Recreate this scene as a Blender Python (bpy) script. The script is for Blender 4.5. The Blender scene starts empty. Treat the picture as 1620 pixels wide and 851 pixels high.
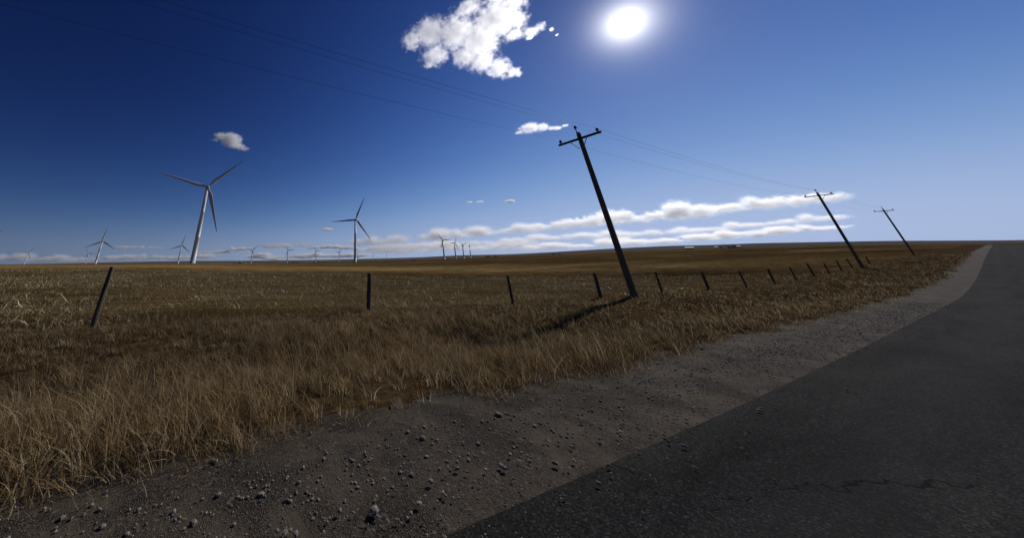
import bpy, bmesh, math, random
import numpy as np
from mathutils import Vector, Matrix

random.seed(7)
rng = np.random.default_rng(7)
SC = bpy.context.scene
COL = SC.collection
R = math.radians

# ------------------------------------------------------------------ camera numbers
F, CX, CY = 460.0, 570.0, 221.0          # focal length and principal point, in photo pixels (1620 x 851)
PITCH, ROLL = R(22.5), R(-0.3)
CS, SN = math.cos(PITCH), math.sin(PITCH)


def ray(px, py):
    a, b = (px - CX) / F, -(py - CY) / F
    a, b = a * math.cos(ROLL) - b * math.sin(ROLL), a * math.sin(ROLL) + b * math.cos(ROLL)
    return np.array([a, CS - b * SN, SN + b * CS])


def tan_e(px, py):
    r = ray(px, py)
    return r[2] / math.hypot(r[0], r[1])


def azim(px, py=412):
    r = ray(px, py)
    return math.atan2(r[0], r[1])


SUN_DIR = ray(990, 37)
SUN_DIR = SUN_DIR / np.linalg.norm(SUN_DIR)
SUN_EL = math.asin(SUN_DIR[2])
SUN_AZ = math.atan2(SUN_DIR[0], SUN_DIR[1])

ROAD_AZ = R(64.13)
RD = np.array([math.sin(ROAD_AZ), math.cos(ROAD_AZ), 0.0])      # along the road
RN = np.array([-RD[1], RD[0], 0.0])                             # across it, into the field
FENCE_N = 9.47


def sn(s, n, z=0.0):
    p = RD * s + RN * n
    return np.array([p[0], p[1], z])


# ------------------------------------------------------------------ terrain
S_K = np.array([-400, -60, -2, 5, 12, 18, 24, 31, 38, 60, 120, 400.0])
Z_K = np.array([-1.5, -1.40, -1.32, -1.53, -1.66, -1.76, -1.84, -1.95, -2.02, -2.0, -1.6, -1.0])
EX = [-400, 0, 150, 300, 400, 500, 600, 680, 740, 860, 960, 1100, 1200, 1400, 1620]
EY = [421, 419.6, 418.2, 417.4, 417.2, 416, 414, 411.5, 408.6, 403.6, 399.4, 394.4, 391.6, 388, 386]
HX = [-400, 0, 100, 200, 300, 400, 500, 580, 660, 720, 745, 800, 860, 960, 1060, 1130, 1200, 1400, 1620]
HY = [419.5, 418.2, 416.6, 414.5, 412.8, 412.4, 411.2, 409.4, 407.2, 404.2, 403.4, 402.4, 399.6, 393.6, 388.8, 387.4, 384.6, 381, 380]
E_AZ = np.array([-3.2] + [azim(x, y) for x, y in zip(EX, EY)] + [2.2, 3.2])
E_T = np.array([-.006] + [tan_e(x, y) for x, y in zip(EX, EY)] + [.01, -.006])
H_AZ = np.array([-3.2] + [azim(x, y) for x, y in zip(HX, HY)] + [2.2, 3.2])
H_T = np.array([-.003] + [tan_e(x, y) for x, y in zip(HX, HY)] + [.02, -.003])


def sstep(a, b, x):
    t = np.clip((x - a) / (b - a), 0, 1)
    return t * t * (3 - 2 * t)


def smooth_interp(a, ka, kt, wdt=0.03):
    return sum(np.interp(a + o * wdt, ka, kt) for o in (-1.5, -.5, .5, 1.5)) / 4


def z_near(s, n):
    zf = smooth_interp(s, S_K, Z_K, 1.5)
    dip = -0.30 * np.exp(-((n - 5.8) / 1.3) ** 2)
    bump = 0.05 * np.sin(s * .9 + n * .7) * np.sin(n * 1.3 - s * .4) * sstep(6, 9, n)
    bump = bump + 0.10 * np.sin(s * .13 + 1.1) * np.sin(n * .21 + s * .05) * sstep(12, 25, n)
    return zf + dip + bump


def terrain(x, y):
    x = np.asarray(x, float); y = np.asarray(y, float)
    r = np.hypot(x, y) + 1e-6
    a = np.arctan2(x, y)
    s = x * RD[0] + y * RD[1]; n = x * RN[0] + y * RN[1]
    e = smooth_interp(a, E_AZ, E_T); h = smooth_interp(a, H_AZ, H_T, .012)
    w = sstep(math.log(35), math.log(600), np.log(r))
    z = (1 - w) * z_near(s, n) + w * e * np.minimum(r, 1e9)
    g = sstep(1500, 5000, r)
    z = z + g * (h - e) * r
    z = z + sstep(120, 500, r) * (1 - sstep(1000, 1600, r)) * 0.5 * np.sin(x * .011 + 1) * np.sin(y * .017)
    z = z - .12 * (1 - sstep(2.7, 3.7, n)) * sstep(-8.4, -7.4, n) * (1 - sstep(700, 1200, r))
    z = z - sstep(5200, 9000, r) * (0.004 * r + np.maximum(h, 0) * r * 0.9)
    return z


def tz(x, y):
    return float(terrain(x, y))


def road_z(s, n=0.0):
    p = sn(s, n)
    return tz(p[0], p[1]) + .12 * float((1 - sstep(2.7, 3.7, n)) * sstep(-8.4, -7.4, n))


# ------------------------------------------------------------------ helpers
def link(o, parent=None):
    COL.objects.link(o)
    if parent is not None:
        o.parent = parent
    return o


def tag(o, label=None, cat=None, group=None, kind=None):
    if label: o['label'] = label
    if cat: o['category'] = cat
    if group: o['group'] = group
    if kind: o['kind'] = kind
    return o


def empty(name, loc, rz=0.0):
    o = bpy.data.objects.new(name, None)
    o.empty_display_size = 0.2
    o.location = loc
    o.rotation_euler = (0, 0, rz)
    return link(o)


def mesh_from(name, verts, faces, smooth=False):
    me = bpy.data.meshes.new(name)
    me.from_pydata([tuple(map(float, v)) for v in verts], [], [tuple(f) for f in faces])
    me.update()
    if smooth:
        me.polygons.foreach_set('use_smooth', [True] * len(me.polygons))
    return me


def obj(name, me, mat, parent=None, loc=None):
    o = bpy.data.objects.new(name, me)
    if mat is not None and not me.materials:
        me.materials.append(mat)
    if loc is not None:
        o.location = loc
    return link(o, parent)


def bm_obj(name, bm, mat, parent=None, smooth=False, loc=None):
    me = bpy.data.meshes.new(name)
    bmesh.ops.recalc_face_normals(bm, faces=bm.faces)
    bm.to_mesh(me); bm.free()
    if smooth:
        me.polygons.foreach_set('use_smooth', [True] * len(me.polygons))
    return obj(name, me, mat, parent, loc)


def add_box(bm, c, size, bevel=0.0, mtx=None):
    m = Matrix.Translation(Vector(c)) @ Matrix.Diagonal(Vector((*size, 1)))
    if mtx is not None:
        m = mtx @ m
    res = bmesh.ops.create_cube(bm, size=1.0, matrix=m)
    if bevel:
        es = list({e for v in res['verts'] for e in v.link_edges})
        bmesh.ops.bevel(bm, geom=es, offset=bevel, segments=2, affect='EDGES', profile=.6)


def add_tube(bm, pts, rads, seg=10, caps=True, phase=0.0):
    pts = [Vector(p) for p in pts]
    rings = []
    for i, p in enumerate(pts):
        t = (pts[min(i + 1, len(pts) - 1)] - pts[max(i - 1, 0)]).normalized()
        ref = Vector((0, 0, 1)) if abs(t.z) < .9 else Vector((1, 0, 0))
        u = t.cross(ref).normalized(); v = t.cross(u)
        rr = rads[i] if hasattr(rads, '__len__') else rads
        rings.append([bm.verts.new(p + (u * math.cos(phase + k * 2 * math.pi / seg) + v * math.sin(phase + k * 2 * math.pi / seg)) * rr) for k in range(seg)])
    for a, b in zip(rings, rings[1:]):
        for k in range(seg):
            bm.faces.new((a[k], a[(k + 1) % seg], b[(k + 1) % seg], b[k]))
    if caps:
        bm.faces.new(rings[0]); bm.faces.new(list(reversed(rings[-1])))


# ------------------------------------------------------------------ materials
class NT:
    def __init__(self, name, world=None):
        if world is None:
            self.mat = bpy.data.materials.new(name); self.mat.use_nodes = True
            self.t = self.mat.node_tree
        else:
            self.t = world.node_tree
        self.t.nodes.clear()

    def n(self, typ, **kw):
        nd = self.t.nodes.new(typ)
        ins = kw.pop('ins', {})
        for k, v in kw.items():
            setattr(nd, k, v)
        for k, v in ins.items():
            if isinstance(v, bpy.types.NodeSocket):
                self.t.links.new(v, nd.inputs[k])
            else:
                nd.inputs[k].default_value = v
        return nd

    def math(self, op, a, b=0.0, c=0.0, clamp=False):
        return self.n('ShaderNodeMath', operation=op, use_clamp=clamp, ins={0: a, 1: b, 2: c}).outputs[0]

    def vec(self, op, a, b=(0, 0, 0)):
        nd = self.n('ShaderNodeVectorMath', operation=op, ins={0: a, 1: b})
        return nd.outputs['Value'] if op in ('LENGTH', 'DOT_PRODUCT', 'DISTANCE') else nd.outputs[0]

    def noise(self, vec, scale, detail=4.0, rough=.55, dist=0.0):
        return self.n('ShaderNodeTexNoise', ins={'Vector': vec, 'Scale': scale, 'Detail': detail, 'Roughness': rough, 'Distortion': dist})

    def ramp(self, fac, stops):
        nd = self.n('ShaderNodeValToRGB', ins={0: fac})
        cr = nd.color_ramp
        while len(cr.elements) < len(stops):
            cr.elements.new(.5)
        for e, (p, c) in zip(cr.elements, stops):
            e.position = p; e.color = (*c, 1) if len(c) == 3 else c
        return nd.outputs[0]

    def mix(self, fac, a, b, typ='MIX'):
        nd = self.n('ShaderNodeMix', data_type='RGBA', blend_type=typ, ins={0: fac})
        for k, v in ((6, a), (7, b)):
            if isinstance(v, bpy.types.NodeSocket): self.t.links.new(v, nd.inputs[k])
            else: nd.inputs[k].default_value = (*v, 1)
        return nd.outputs[2]

    def bsdf(self, color, rough=.8, spec=.3, bump=None, bump_s=.3, bump_d=.02, metal=0.0):
        p = self.n('ShaderNodeBsdfPrincipled', ins={'Roughness': rough, 'Specular IOR Level': spec, 'Metallic': metal})
        if isinstance(color, bpy.types.NodeSocket): self.t.links.new(color, p.inputs['Base Color'])
        else: p.inputs['Base Color'].default_value = (*color, 1)
        if bump is not None:
            b = self.n('ShaderNodeBump', ins={'Height': bump, 'Strength': bump_s, 'Distance': bump_d})
            self.t.links.new(b.outputs[0], p.inputs['Normal'])
        out = self.n('ShaderNodeOutputMaterial')
        self.t.links.new(p.outputs[0], out.inputs[0])
        return p


def simple(name, col_a, col_b, scale=3.0, rough=.6, spec=.3, bump_s=.2, bump_d=.01, stretch=(1, 1, 1), metal=0.0):
    t = NT(name)
    tc = t.n('ShaderNodeTexCoord').outputs['Object']
    v = t.vec('MULTIPLY', tc, stretch)
    nz = t.noise(v, scale, 6, .6)
    c = t.ramp(nz.outputs[0], [(.3, col_a), (.7, col_b)])
    t.bsdf(c, rough, spec, nz.outputs[0], bump_s, bump_d, metal)
    return t.mat


M_white = simple('turbine_paint', (.62, .62, .61), (.70, .70, .68), .35, .42, .35, .0, .0, (1, 1, .15))
M_blade = simple('blade_paint', (.40, .41, .41), (.48, .48, .47), .3, .38, .4, .0, .0)
M_conc = simple('concrete', (.30, .29, .27), (.42, .41, .38), 4, .9, .2)
M_polewood = simple('pole_wood', (.08, .062, .046), (.30, .24, .18), 5, .92, .12, .9, .02, (6, 6, .35))
M_postwood = simple('post_wood', (.045, .038, .031), (.17, .148, .12), 6, .95, .1, .9, .01, (5, 5, .4))
M_armwood = simple('arm_wood', (.03, .024, .02), (.075, .06, .048), 7, .9, .15, .7, .01, (.4, 5, 5))
M_steel = simple('galvanised_steel', (.22, .22, .23), (.34, .34, .35), 9, .5, .4, .1, .002, (1, 1, 1), .7)
M_glassb = simple('brown_porcelain', (.045, .022, .015), (.06, .03, .02), 6, .25, .5, .0)
M_wire = simple('weathered_wire', (.05, .05, .052), (.09, .09, .09), 9, .6, .3, .0)
M_barb = simple('rusty_wire', (.08, .055, .04), (.15, .12, .10), 30, .8, .2, .0)
M_shedwall = simple('white_metal_siding', (.36, .35, .34), (.44, .43, .42), .5, .5, .3, .0, .0)
M_shedroof = simple('pale_metal_roof', (.38, .38, .38), (.46, .46, .46), .5, .6, .2, .0, .0)
M_doordark = simple('shed_door', (.10, .10, .11), (.16, .16, .16), .5, .6, .3, .0)
M_rock = simple('field_stone', (.22, .21, .19), (.50, .48, .44), 1.5, .9, .2, .8, .06)


def ground_material():
    t = NT('field_soil_and_stubble')
    pos = t.n('ShaderNodeNewGeometry').outputs['Position']
    s = t.vec('DOT_PRODUCT', pos, tuple(RD)); n = t.vec('DOT_PRODUCT', pos, tuple(RN))
    rn = t.n('ShaderNodeCombineXYZ', ins={0: s, 1: n, 2: 0.0}).outputs[0]
    rows = t.vec('MULTIPLY', rn, (.12, 1.0, 1))
    fine = t.noise(rn, 7.0, 8, .65).outputs[0]
    rowsn = t.noise(rows, .55, 6, .6, .4).outputs[0]
    patch = t.noise(rn, .045, 5, .55, .5).outputs[0]
    broad = t.noise(t.vec('MULTIPLY', rn, (.22, 1, 1)), .022, 9, .72, .8).outputs[0]
    a = t.math('ADD', t.math('MULTIPLY', fine, .55), t.math('MULTIPLY', rowsn, .45))
    stub = t.ramp(a, [(.36, (.026, .017, .009)), (.48, (.056, .038, .018)), (.58, (.115, .083, .040)), (.70, (.24, .18, .09))])
    # mid and far crop strips: rows parallel to the road, tan / olive / brown
    m = t.math('ADD', t.math('MULTIPLY', n, .813), t.math('MULTIPLY', s, .585))
    wob = t.math('ADD', m, t.math('MULTIPLY', t.math('SUBTRACT', patch, .5), t.math('MULTIPLY', m, .35)))
    lg = t.math('DIVIDE', t.math('LOGARITHM', t.math('MAXIMUM', wob, 8.0), 10.0), 3.7)
    strip = t.ramp(lg, [(.40, (.075, .054, .026)), (.445, (.062, .040, .018)), (.470, (.110, .080, .038)), (.490, (.165, .125, .060)),
                        (.515, (.150, .108, .050)), (.535, (.090, .062, .028)), (.565, (.095, .066, .030)), (.60, (.140, .100, .048)), (.625, (.090, .060, .028)),
                        (.66, (.120, .084, .040)), (.70, (.085, .060, .030)), (.75, (.135, .098, .050)), (.82, (.080, .058, .034)), (.90, (.10, .078, .046)), (.97, (.085, .068, .044))])
    strip = t.mix(.9, strip, t.ramp(broad, [(.36, (.45, .43, .40)), (.5, (.95, .92, .88)), (.64, (1.65, 1.6, 1.45))]), 'MULTIPLY')
    strip = t.mix(.45, strip, t.ramp(rowsn, [(.35, (.55, .55, .55)), (.65, (1.4, 1.4, 1.35))]), 'MULTIPLY')
    far = t.n('ShaderNodeMapRange', interpolation_type='SMOOTHSTEP', ins={0: wob, 1: 34.0, 2: 46.0}).outputs[0]
    grain = t.noise(t.vec('MULTIPLY', rn, (.35, 1, 1)), 1.1, 7, .7).outputs[0]
    strip = t.mix(.75, strip, t.ramp(grain, [(.34, (.42, .42, .42)), (.66, (1.6, 1.58, 1.5))]), 'MULTIPLY')
    light_falloff = t.n('ShaderNodeMapRange', interpolation_type='SMOOTHSTEP', ins={0: t.math('MULTIPLY_ADD', t.math('SUBTRACT', patch, .5), 40.0, s), 1: -25.0, 2: 95.0}).outputs[0]  # left-to-right light falloff painted into the field colour, brighter on the left
    strip = t.mix(1.0, strip, t.mix(light_falloff, (2.05, 1.95, 1.85), (.95, .92, .90)), 'MULTIPLY')
    stub = t.mix(1.0, stub, t.mix(light_falloff, (1.45, 1.40, 1.28), (.86, .82, .76)), 'MULTIPLY')
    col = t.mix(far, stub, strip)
    pm = t.ramp(patch, [(.38, (.70, .68, .66)), (.62, (1.2, 1.18, 1.12))])
    col = t.mix(.7, col, pm, 'MULTIPLY')
    vg = t.ramp(fine, [(.35, (.035, .022, .012)), (.55, (.085, .055, .026)), (.7, (.14, .095, .045))])
    edge = t.math('MULTIPLY_ADD', t.math('SUBTRACT', rowsn, .5), 2.0, n)
    vm = t.n('ShaderNodeMapRange', ins={0: edge, 1: 9.2, 2: 9.9, 3: 1.0, 4: 0.0}).outputs[0]
    col = t.mix(vm, col, vg)
    t.bsdf(col, 1.0, .0, a, .8, .10)
    return t.mat


def hill_material():
    t = NT('distant_rangeland')
    pos = t.n('ShaderNodeNewGeometry').outputs['Position']
    v = t.vec('MULTIPLY', pos, (1, 1, 3))
    a = t.noise(v, .0016, 6, .6, .4).outputs[0]
    b = t.noise(v, .009, 4, .6).outputs[0]
    c = t.ramp(a, [(.35, (.060, .050, .036)), (.5, (.105, .085, .055)), (.62, (.15, .12, .075))])
    c = t.mix(.4, c, t.ramp(b, [(.4, (.6, .6, .6)), (.6, (1.2, 1.2, 1.2))]), 'MULTIPLY')
    t.bsdf(c, 1.0, .0)
    return t.mat


def straw_material(name, transl=.4):
    t = NT(name)
    c = t.n('ShaderNodeAttribute', attribute_name='tone').outputs['Color']
    d = t.n('ShaderNodeBsdfDiffuse', ins={'Color': c})
    tr = t.n('ShaderNodeBsdfTranslucent', ins={'Color': c})
    m = t.n('ShaderNodeMixShader', ins={0: transl})
    t.t.links.new(d.outputs[0], m.inputs[1]); t.t.links.new(tr.outputs[0], m.inputs[2])
    out = t.n('ShaderNodeOutputMaterial'); t.t.links.new(m.outputs[0], out.inputs[0])
    return t.mat


def asphalt_material():
    t = NT('asphalt')
    pos = t.n('ShaderNodeNewGeometry').outputs['Position']
    n = t.vec('DOT_PRODUCT', pos, tuple(RN)); s = t.vec('DOT_PRODUCT', pos, tuple(RD))
    rn = t.n('ShaderNodeCombineXYZ', ins={0: s, 1: n, 2: 0.0}).outputs[0]
    g = t.n('ShaderNodeTexVoronoi', ins={'Vector': rn, 'Scale': 95.0}).outputs['Color']
    g = t.math('MULTIPLY', t.vec('DOT_PRODUCT', g, (.33, .33, .33)), 1.0)
    p = t.noise(t.vec('MULTIPLY', rn, (.22, 1, 1)), 1.1, 7, .62, .5).outputs[0]
    q = t.noise(rn, .35, 6, .65).outputs[0]
    c = t.ramp(g, [(.25, (.012, .012, .012)), (.5, (.024, .024, .023)), (.72, (.050, .048, .046)), (.9, (.095, .092, .087))])
    c = t.mix(.9, c, t.ramp(p, [(.33, (.50, .50, .51)), (.5, (.9, .9, .9)), (.67, (1.35, 1.33, 1.28))]), 'MULTIPLY')
    # wheel paths polished paler, dust towards the edge
    wheel = t.math('ADD', t.math('EXPONENT', t.math('MULTIPLY', t.math('POWER', t.math('SUBTRACT', n, .95), 2.0), -7.0)), t.math('EXPONENT', t.math('MULTIPLY', t.math('POWER', t.math('SUBTRACT', n, -.75), 2.0), -7.0)))
    c = t.mix(t.math('MULTIPLY', wheel, .30), c, (.046, .045, .043))
    dust = t.math('MULTIPLY', t.n('ShaderNodeMapRange', ins={0: t.math('MULTIPLY_ADD', q, 1.6, n), 1: 2.35, 2: 3.3, 3: 0.0, 4: .75}).outputs[0], p, clamp=True)
    c = t.mix(dust, c, (.075, .063, .048))
    # cracks
    wv = t.vec('ADD', rn, t.vec('MULTIPLY', t.noise(rn, 1.4, 5, .6).outputs['Color'], (.9, .9, 0)))
    e = t.n('ShaderNodeTexVoronoi', feature='DISTANCE_TO_EDGE', ins={'Vector': t.vec('MULTIPLY', wv, (.7, 1, 1)), 'Scale': .42}).outputs['Distance']
    cr = t.n('ShaderNodeMapRange', ins={0: e, 1: .0015, 2: .006, 3: 1.0, 4: 0.0}).outputs[0]
    cr = t.math('MULTIPLY', cr, t.math('GREATER_THAN', q, .53))
    c = t.mix(cr, c, (.010, .010, .010))
    t.bsdf(c, 1.0, .02, t.math('SUBTRACT', g, cr), .55, .008)
    return t.mat


def gravel_material():
    t = NT('shoulder_gravel')
    pos = t.n('ShaderNodeNewGeometry').outputs['Position']
    pos = t.vec('ADD', pos, t.vec('MULTIPLY', t.noise(pos, 14, 2, .5).outputs['Color'], (.03, .03, .03)))
    va = t.n('ShaderNodeTexVoronoi', ins={'Vector': pos, 'Scale': 46.0, 'Randomness': 1.0})
    vb = t.n('ShaderNodeTexVoronoi', ins={'Vector': pos, 'Scale': 130.0})
    pick_ = t.noise(pos, 9.0, 3, .6).outputs[0]
    big = t.math('GREATER_THAN', pick_, .57)
    cc = t.mix(big, vb.outputs['Color'], va.outputs['Color'])
    hh = t.mix(big, vb.outputs['Distance'], va.outputs['Distance'])
    g = t.noise(pos, 1.6, 7, .68, .4).outputs[0]
    c = t.ramp(cc, [(.15, (.040, .033, .026)), (.5, (.080, .068, .054)), (.8, (.13, .115, .095)), (.97, (.24, .22, .19))])
    fines = t.n('ShaderNodeMapRange', ins={0: g, 1: .42, 2: .60}).outputs[0]
    c = t.mix(t.math('MULTIPLY', fines, .75), c, (.085, .068, .048))
    c = t.mix(.85, c, t.ramp(g, [(.33, (.50, .47, .43)), (.66, (1.15, 1.12, 1.08))]), 'MULTIPLY')
    t.bsdf(c, .97, .05, t.math('MULTIPLY', hh, t.math('SUBTRACT', 1.1, fines)), .8, .012)
    return t.mat


# ------------------------------------------------------------------ ground sheets
def polar_sheet(name, azs, rs, mat, close):
    A, RR = np.meshgrid(azs, rs)
    X = RR * np.sin(A); Y = RR * np.cos(A); Z = terrain(X, Y)
    nr, na = A.shape
    verts = np.stack([X, Y, Z], -1).reshape(-1, 3)
    i = np.arange(nr - 1)[:, None] * na; k = np.arange(na if close else na - 1)[None]
    k2 = (k + 1) % na
    q = np.stack([i + k, i + k2, i + na + k2, i + na + k], -1).reshape(-1, 4)
    me = bpy.data.meshes.new(name)
    me.vertices.add(len(verts)); me.vertices.foreach_set('co', verts.ravel().astype(np.float32))
    me.loops.add(q.size); me.loops.foreach_set('vertex_index', q.ravel().astype(np.int32))
    me.polygons.add(len(q))
    me.polygons.foreach_set('loop_start', np.arange(0, q.size, 4, dtype=np.int32))
    me.update(calc_edges=True)
    me.polygons.foreach_set('use_smooth', np.ones(len(q), bool))
    me.validate()
    me.flip_normals()
    return tag(obj(name, me, mat), kind='structure')


az_front = np.arange(-66, 84, .4)
az_all = np.radians(np.concatenate([np.arange(-180, -66, 4.0), az_front, np.arange(84, 180, 4.0)]))
rs_near = np.concatenate([[.02, .8], np.exp(np.linspace(math.log(1.6), math.log(1500), 230))])
rs_far = np.exp(np.linspace(math.log(1500), math.log(5200), 60))
rs_far = np.concatenate([rs_far, np.exp(np.linspace(math.log(5300), math.log(6600), 10))])
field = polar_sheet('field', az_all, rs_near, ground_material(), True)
tag(field, 'brown harvested stubble field running from the roadside to the hills', kind='structure')
hills = polar_sheet('hills', az_all, rs_far, hill_material(), True)
tag(hills, 'low slate brown hills along the horizon', kind='structure')


def hn(s, k):
    return .10 * math.sin(s * 1.7 + k) + .07 * math.sin(s * 4.3 + 2 * k) + .05 * math.sin(s * 9.1 + k) + .04 * math.sin(s * 23.0 + 3 * k) + .03 * math.sin(s * 41.0 + k * math.sin(s * 3.1))


def strip_sheet(name, n_list, s_list, zfun, mat, ragged=0.0):
    verts, faces = [], []
    for s in s_list:
        for j, n in enumerate(n_list):
            n = n + (hn(s, 1.0) * ragged if j == len(n_list) - 1 else 0)
            verts.append(sn(s, n, zfun(s, n)))
    w = len(n_list)
    for i in range(len(s_list) - 1):
        for k in range(w - 1):
            faces.append((i * w + k, (i + 1) * w + k, (i + 1) * w + k + 1, i * w + k + 1))
    me = mesh_from(name, verts, faces, True)
    me.flip_normals() if me.polygons[0].normal.z < 0 else None
    return tag(obj(name, me, mat), kind='structure')


s_road = np.concatenate([np.arange(-90, -12, 1.0), np.arange(-12, 40, .06), np.arange(40, 120, 1.0), np.arange(120, 420, 6.0)])


road = strip_sheet('road', [-6.1, -4.2, -2.1, .1, 2.3], s_road, lambda s, n: road_z(s, n) + .030 - abs(n + 1.9) * .006, asphalt_material(), 1.1)
tag(road, 'dark asphalt rural road at the foot of the verge', kind='structure')
gm = gravel_material()


def shoulder_z(side):
    def f(s, n):
        a = abs(n + 1.9)
        return road_z(s, n) + .0075 - max(0, a - 4.4) * .010
    return f


sh = strip_sheet('road_shoulder', [1.9, 2.3, 2.6, 2.9, 3.3, 3.7], s_road, shoulder_z(1), gm, 1.6)
tag(sh, 'strip of dark gravel between the asphalt and the grass', kind='structure')
sh2 = strip_sheet('road_shoulder', [-8.3, -7.5, -6.6, -6.07], s_road, shoulder_z(-1), gm)
tag(sh2, 'gravel shoulder on the opposite side of the road', kind='structure')


# ------------------------------------------------------------------ grass, stubble, litter (stuff)
def blades(name, base, h, wid, lean_dir, lean, tone, mat, label, cat, segs=2):
    """base (N,3); each blade a bent tapered strip"""
    N = len(base)
    yaw = rng.uniform(0, 2 * np.pi, N)
    side = np.stack([np.cos(yaw), np.sin(yaw), np.zeros(N)], -1)
    ld = np.stack([np.cos(lean_dir), np.sin(lean_dir), np.zeros(N)], -1)
    rows = []
    for k in range(segs + 1):
        f = k / segs
        c = base + np.array([0, 0, 1.0]) * (h * (f - .35 * lean * f * f))[:, None] + ld * (h * lean * f ** 1.7)[:, None]
        wk = (wid * (1 - .85 * f))[:, None] * .5
        rows += [c - side * wk, c + side * wk]
    V = np.stack(rows, 1)                             # N, 2(segs+1), 3
    m = 2 * (segs + 1)
    off = np.arange(N)[:, None] * m
    qs = [off + np.array([[2 * k, 2 * k + 1, 2 * k + 3, 2 * k + 2]]) for k in range(segs)]
    q = np.stack(qs, 1).reshape(-1, 4)
    me = bpy.data.meshes.new(name)
    me.vertices.add(N * m); me.vertices.foreach_set('co', V.reshape(-1).astype(np.float32))
    me.loops.add(q.size); me.loops.foreach_set('vertex_index', q.ravel().astype(np.int32))
    me.polygons.add(len(q)); me.polygons.foreach_set('loop_start', np.arange(0, q.size, 4, dtype=np.int32))
    me.update(calc_edges=True)
    at = me.attributes.new('tone', 'FLOAT_COLOR', 'POINT')
    c4 = np.concatenate([tone, np.ones((N, 1))], 1)
    at.data.foreach_set('color', np.repeat(c4, m, 0).ravel().astype(np.float32))
    o = obj(name, me, mat)
    return tag(o, label, None, None, 'stuff')


def vnoise(x, y, sc, seed=0):
    """cheap smooth value noise in numpy"""
    rs = np.random.default_rng(seed)
    tab = rs.random((256, 256))
    xs, ys = x * sc, y * sc
    xi, yi = np.floor(xs).astype(int), np.floor(ys).astype(int)
    fx, fy = xs - xi, ys - yi
    fx, fy = fx * fx * (3 - 2 * fx), fy * fy * (3 - 2 * fy)
    g = lambda a, b: tab[a % 256, b % 256]
    return (g(xi, yi) * (1 - fx) + g(xi + 1, yi) * fx) * (1 - fy) + (g(xi, yi + 1) * (1 - fx) + g(xi + 1, yi + 1) * fx) * fy


def in_view(P, margin=120):
    f = P[:, 1] * CS + P[:, 2] * SN; u = -P[:, 1] * SN + P[:, 2] * CS
    px = CX + F * P[:, 0] / np.maximum(f, .01); py = CY - F * u / np.maximum(f, .01)
    return (f > .2) & (px > -margin * 3) & (px < 1620 + margin) & (py < 851 + margin)


def scatter(s_rng, n_rng, count, falloff=12.0):
    """random ground points, thinner with distance"""
    out = []
    got = 0
    while got < count:
        s = rng.uniform(*s_rng, 200000); n = rng.uniform(*n_rng, 200000)
        r = np.hypot(s, n)
        keep = rng.random(len(s)) < np.minimum(1, (falloff / r) ** 1.6)
        s, n = s[keep], n[keep]
        P = RD * s[:, None] + RN * n[:, None]
        P[:, 2] = terrain(P[:, 0], P[:, 1])
        P = P[in_view(P)]
        out.append(P); got += len(P)
    return np.concatenate(out)[:count]


def pick(tones, N, jitter=.25):
    T = np.array(tones)[rng.integers(0, len(tones), N)]
    return np.clip(T * (1 + rng.normal(0, jitter, (N, 1))), .008, .8)


M_straw = straw_material('dry_grass', .42)
M_stub = straw_material('stubble_straw', .22)
wind = math.atan2(-RD[1], -RD[0])                     # blown along the road, to the left

# verge: clumps of dry grass between the shoulder and the field edge
C0 = scatter((-30, 150), (2.1, 9.8), 31000, 11)
sN = C0 @ RD; nN = C0 @ RN
dens = vnoise(sN, nN, .55, 3) * .55 + vnoise(sN, nN, 1.7, 4) * .45
keep = (dens + rng.normal(0, .12, len(C0)) > .31) & (nN + (vnoise(sN, nN, .5, 9) - .5) * 1.1 < 9.45) & ((nN > 2.2 + .9 * vnoise(sN, nN, 1.1, 21)) | ((rng.random(len(C0)) < .05) & (vnoise(sN, nN, .8, 33) > .55)))
C0, dens, sN, nN = C0[keep], dens[keep], sN[keep], nN[keep]
K = len(C0)
ck = rng.integers(7, 19, K)
idx = np.repeat(np.arange(K), ck)
N = len(idx)
tall = (.07 + .26 * dens ** 1.6 + rng.gamma(1.6, .035, K)) * np.clip((nN - 1.8) / 1.6, .35, 1) * np.clip((10.2 - nN) / 1.6, .55, 1)
tall = tall * (1 - .5 * sstep(6.2, 8.2, nN)) * (1 - .45 * sstep(4, 12, sN) * (1 - sstep(34, 60, sN)))
spread = (.04 + .10 * rng.random(K))
ang0 = rng.uniform(0, 6.283, N); rad0 = np.sqrt(rng.random(N)) * spread[idx]
P = C0[idx] + np.stack([np.cos(ang0) * rad0, np.sin(ang0) * rad0, np.zeros(N)], -1)
rr = np.linalg.norm(P, axis=1)
h = tall[idx] * rng.uniform(.45, 1.15, N)
stem = rng.random(N) < .035
h = np.where(stem, h * 1.7 + .05, h)
wid = rng.uniform(.005, .011, N) * np.clip(rr / 9, 1, 3.5)
hue = vnoise(sN, nN, .25, 12)
base_t = pick([(.185, .120, .055), (.25, .175, .090), (.13, .078, .034), (.31, .24, .14), (.10, .080, .036), (.085, .055, .028)], K, .22)
base_t = base_t * (1.4 - .68 * sstep(-2, 14, sN + 2.5 * (hue - .5)))[:, None]     # light falloff painted into the grass tone: lifted on the left, darkened on the right
tone = np.clip((base_t * (.70 + .65 * hue[:, None]))[idx] * (1 + rng.normal(0, .18, (N, 1))), .01, .7)
tone = np.where(stem[:, None], np.array([.40, .31, .18]) * rng.uniform(.7, 1.2, (N, 1)), tone)
ld = np.where(rng.random(N) < .55, ang0, wind + rng.normal(0, .6, N))
blades('verge_grass', P, h, wid, ld, np.clip(rng.normal(.62, .30, N), .05, 1.4), tone, M_straw,
       'clumps of dry golden brown grass along the verge below the fence', 'grass', 3)

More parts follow.
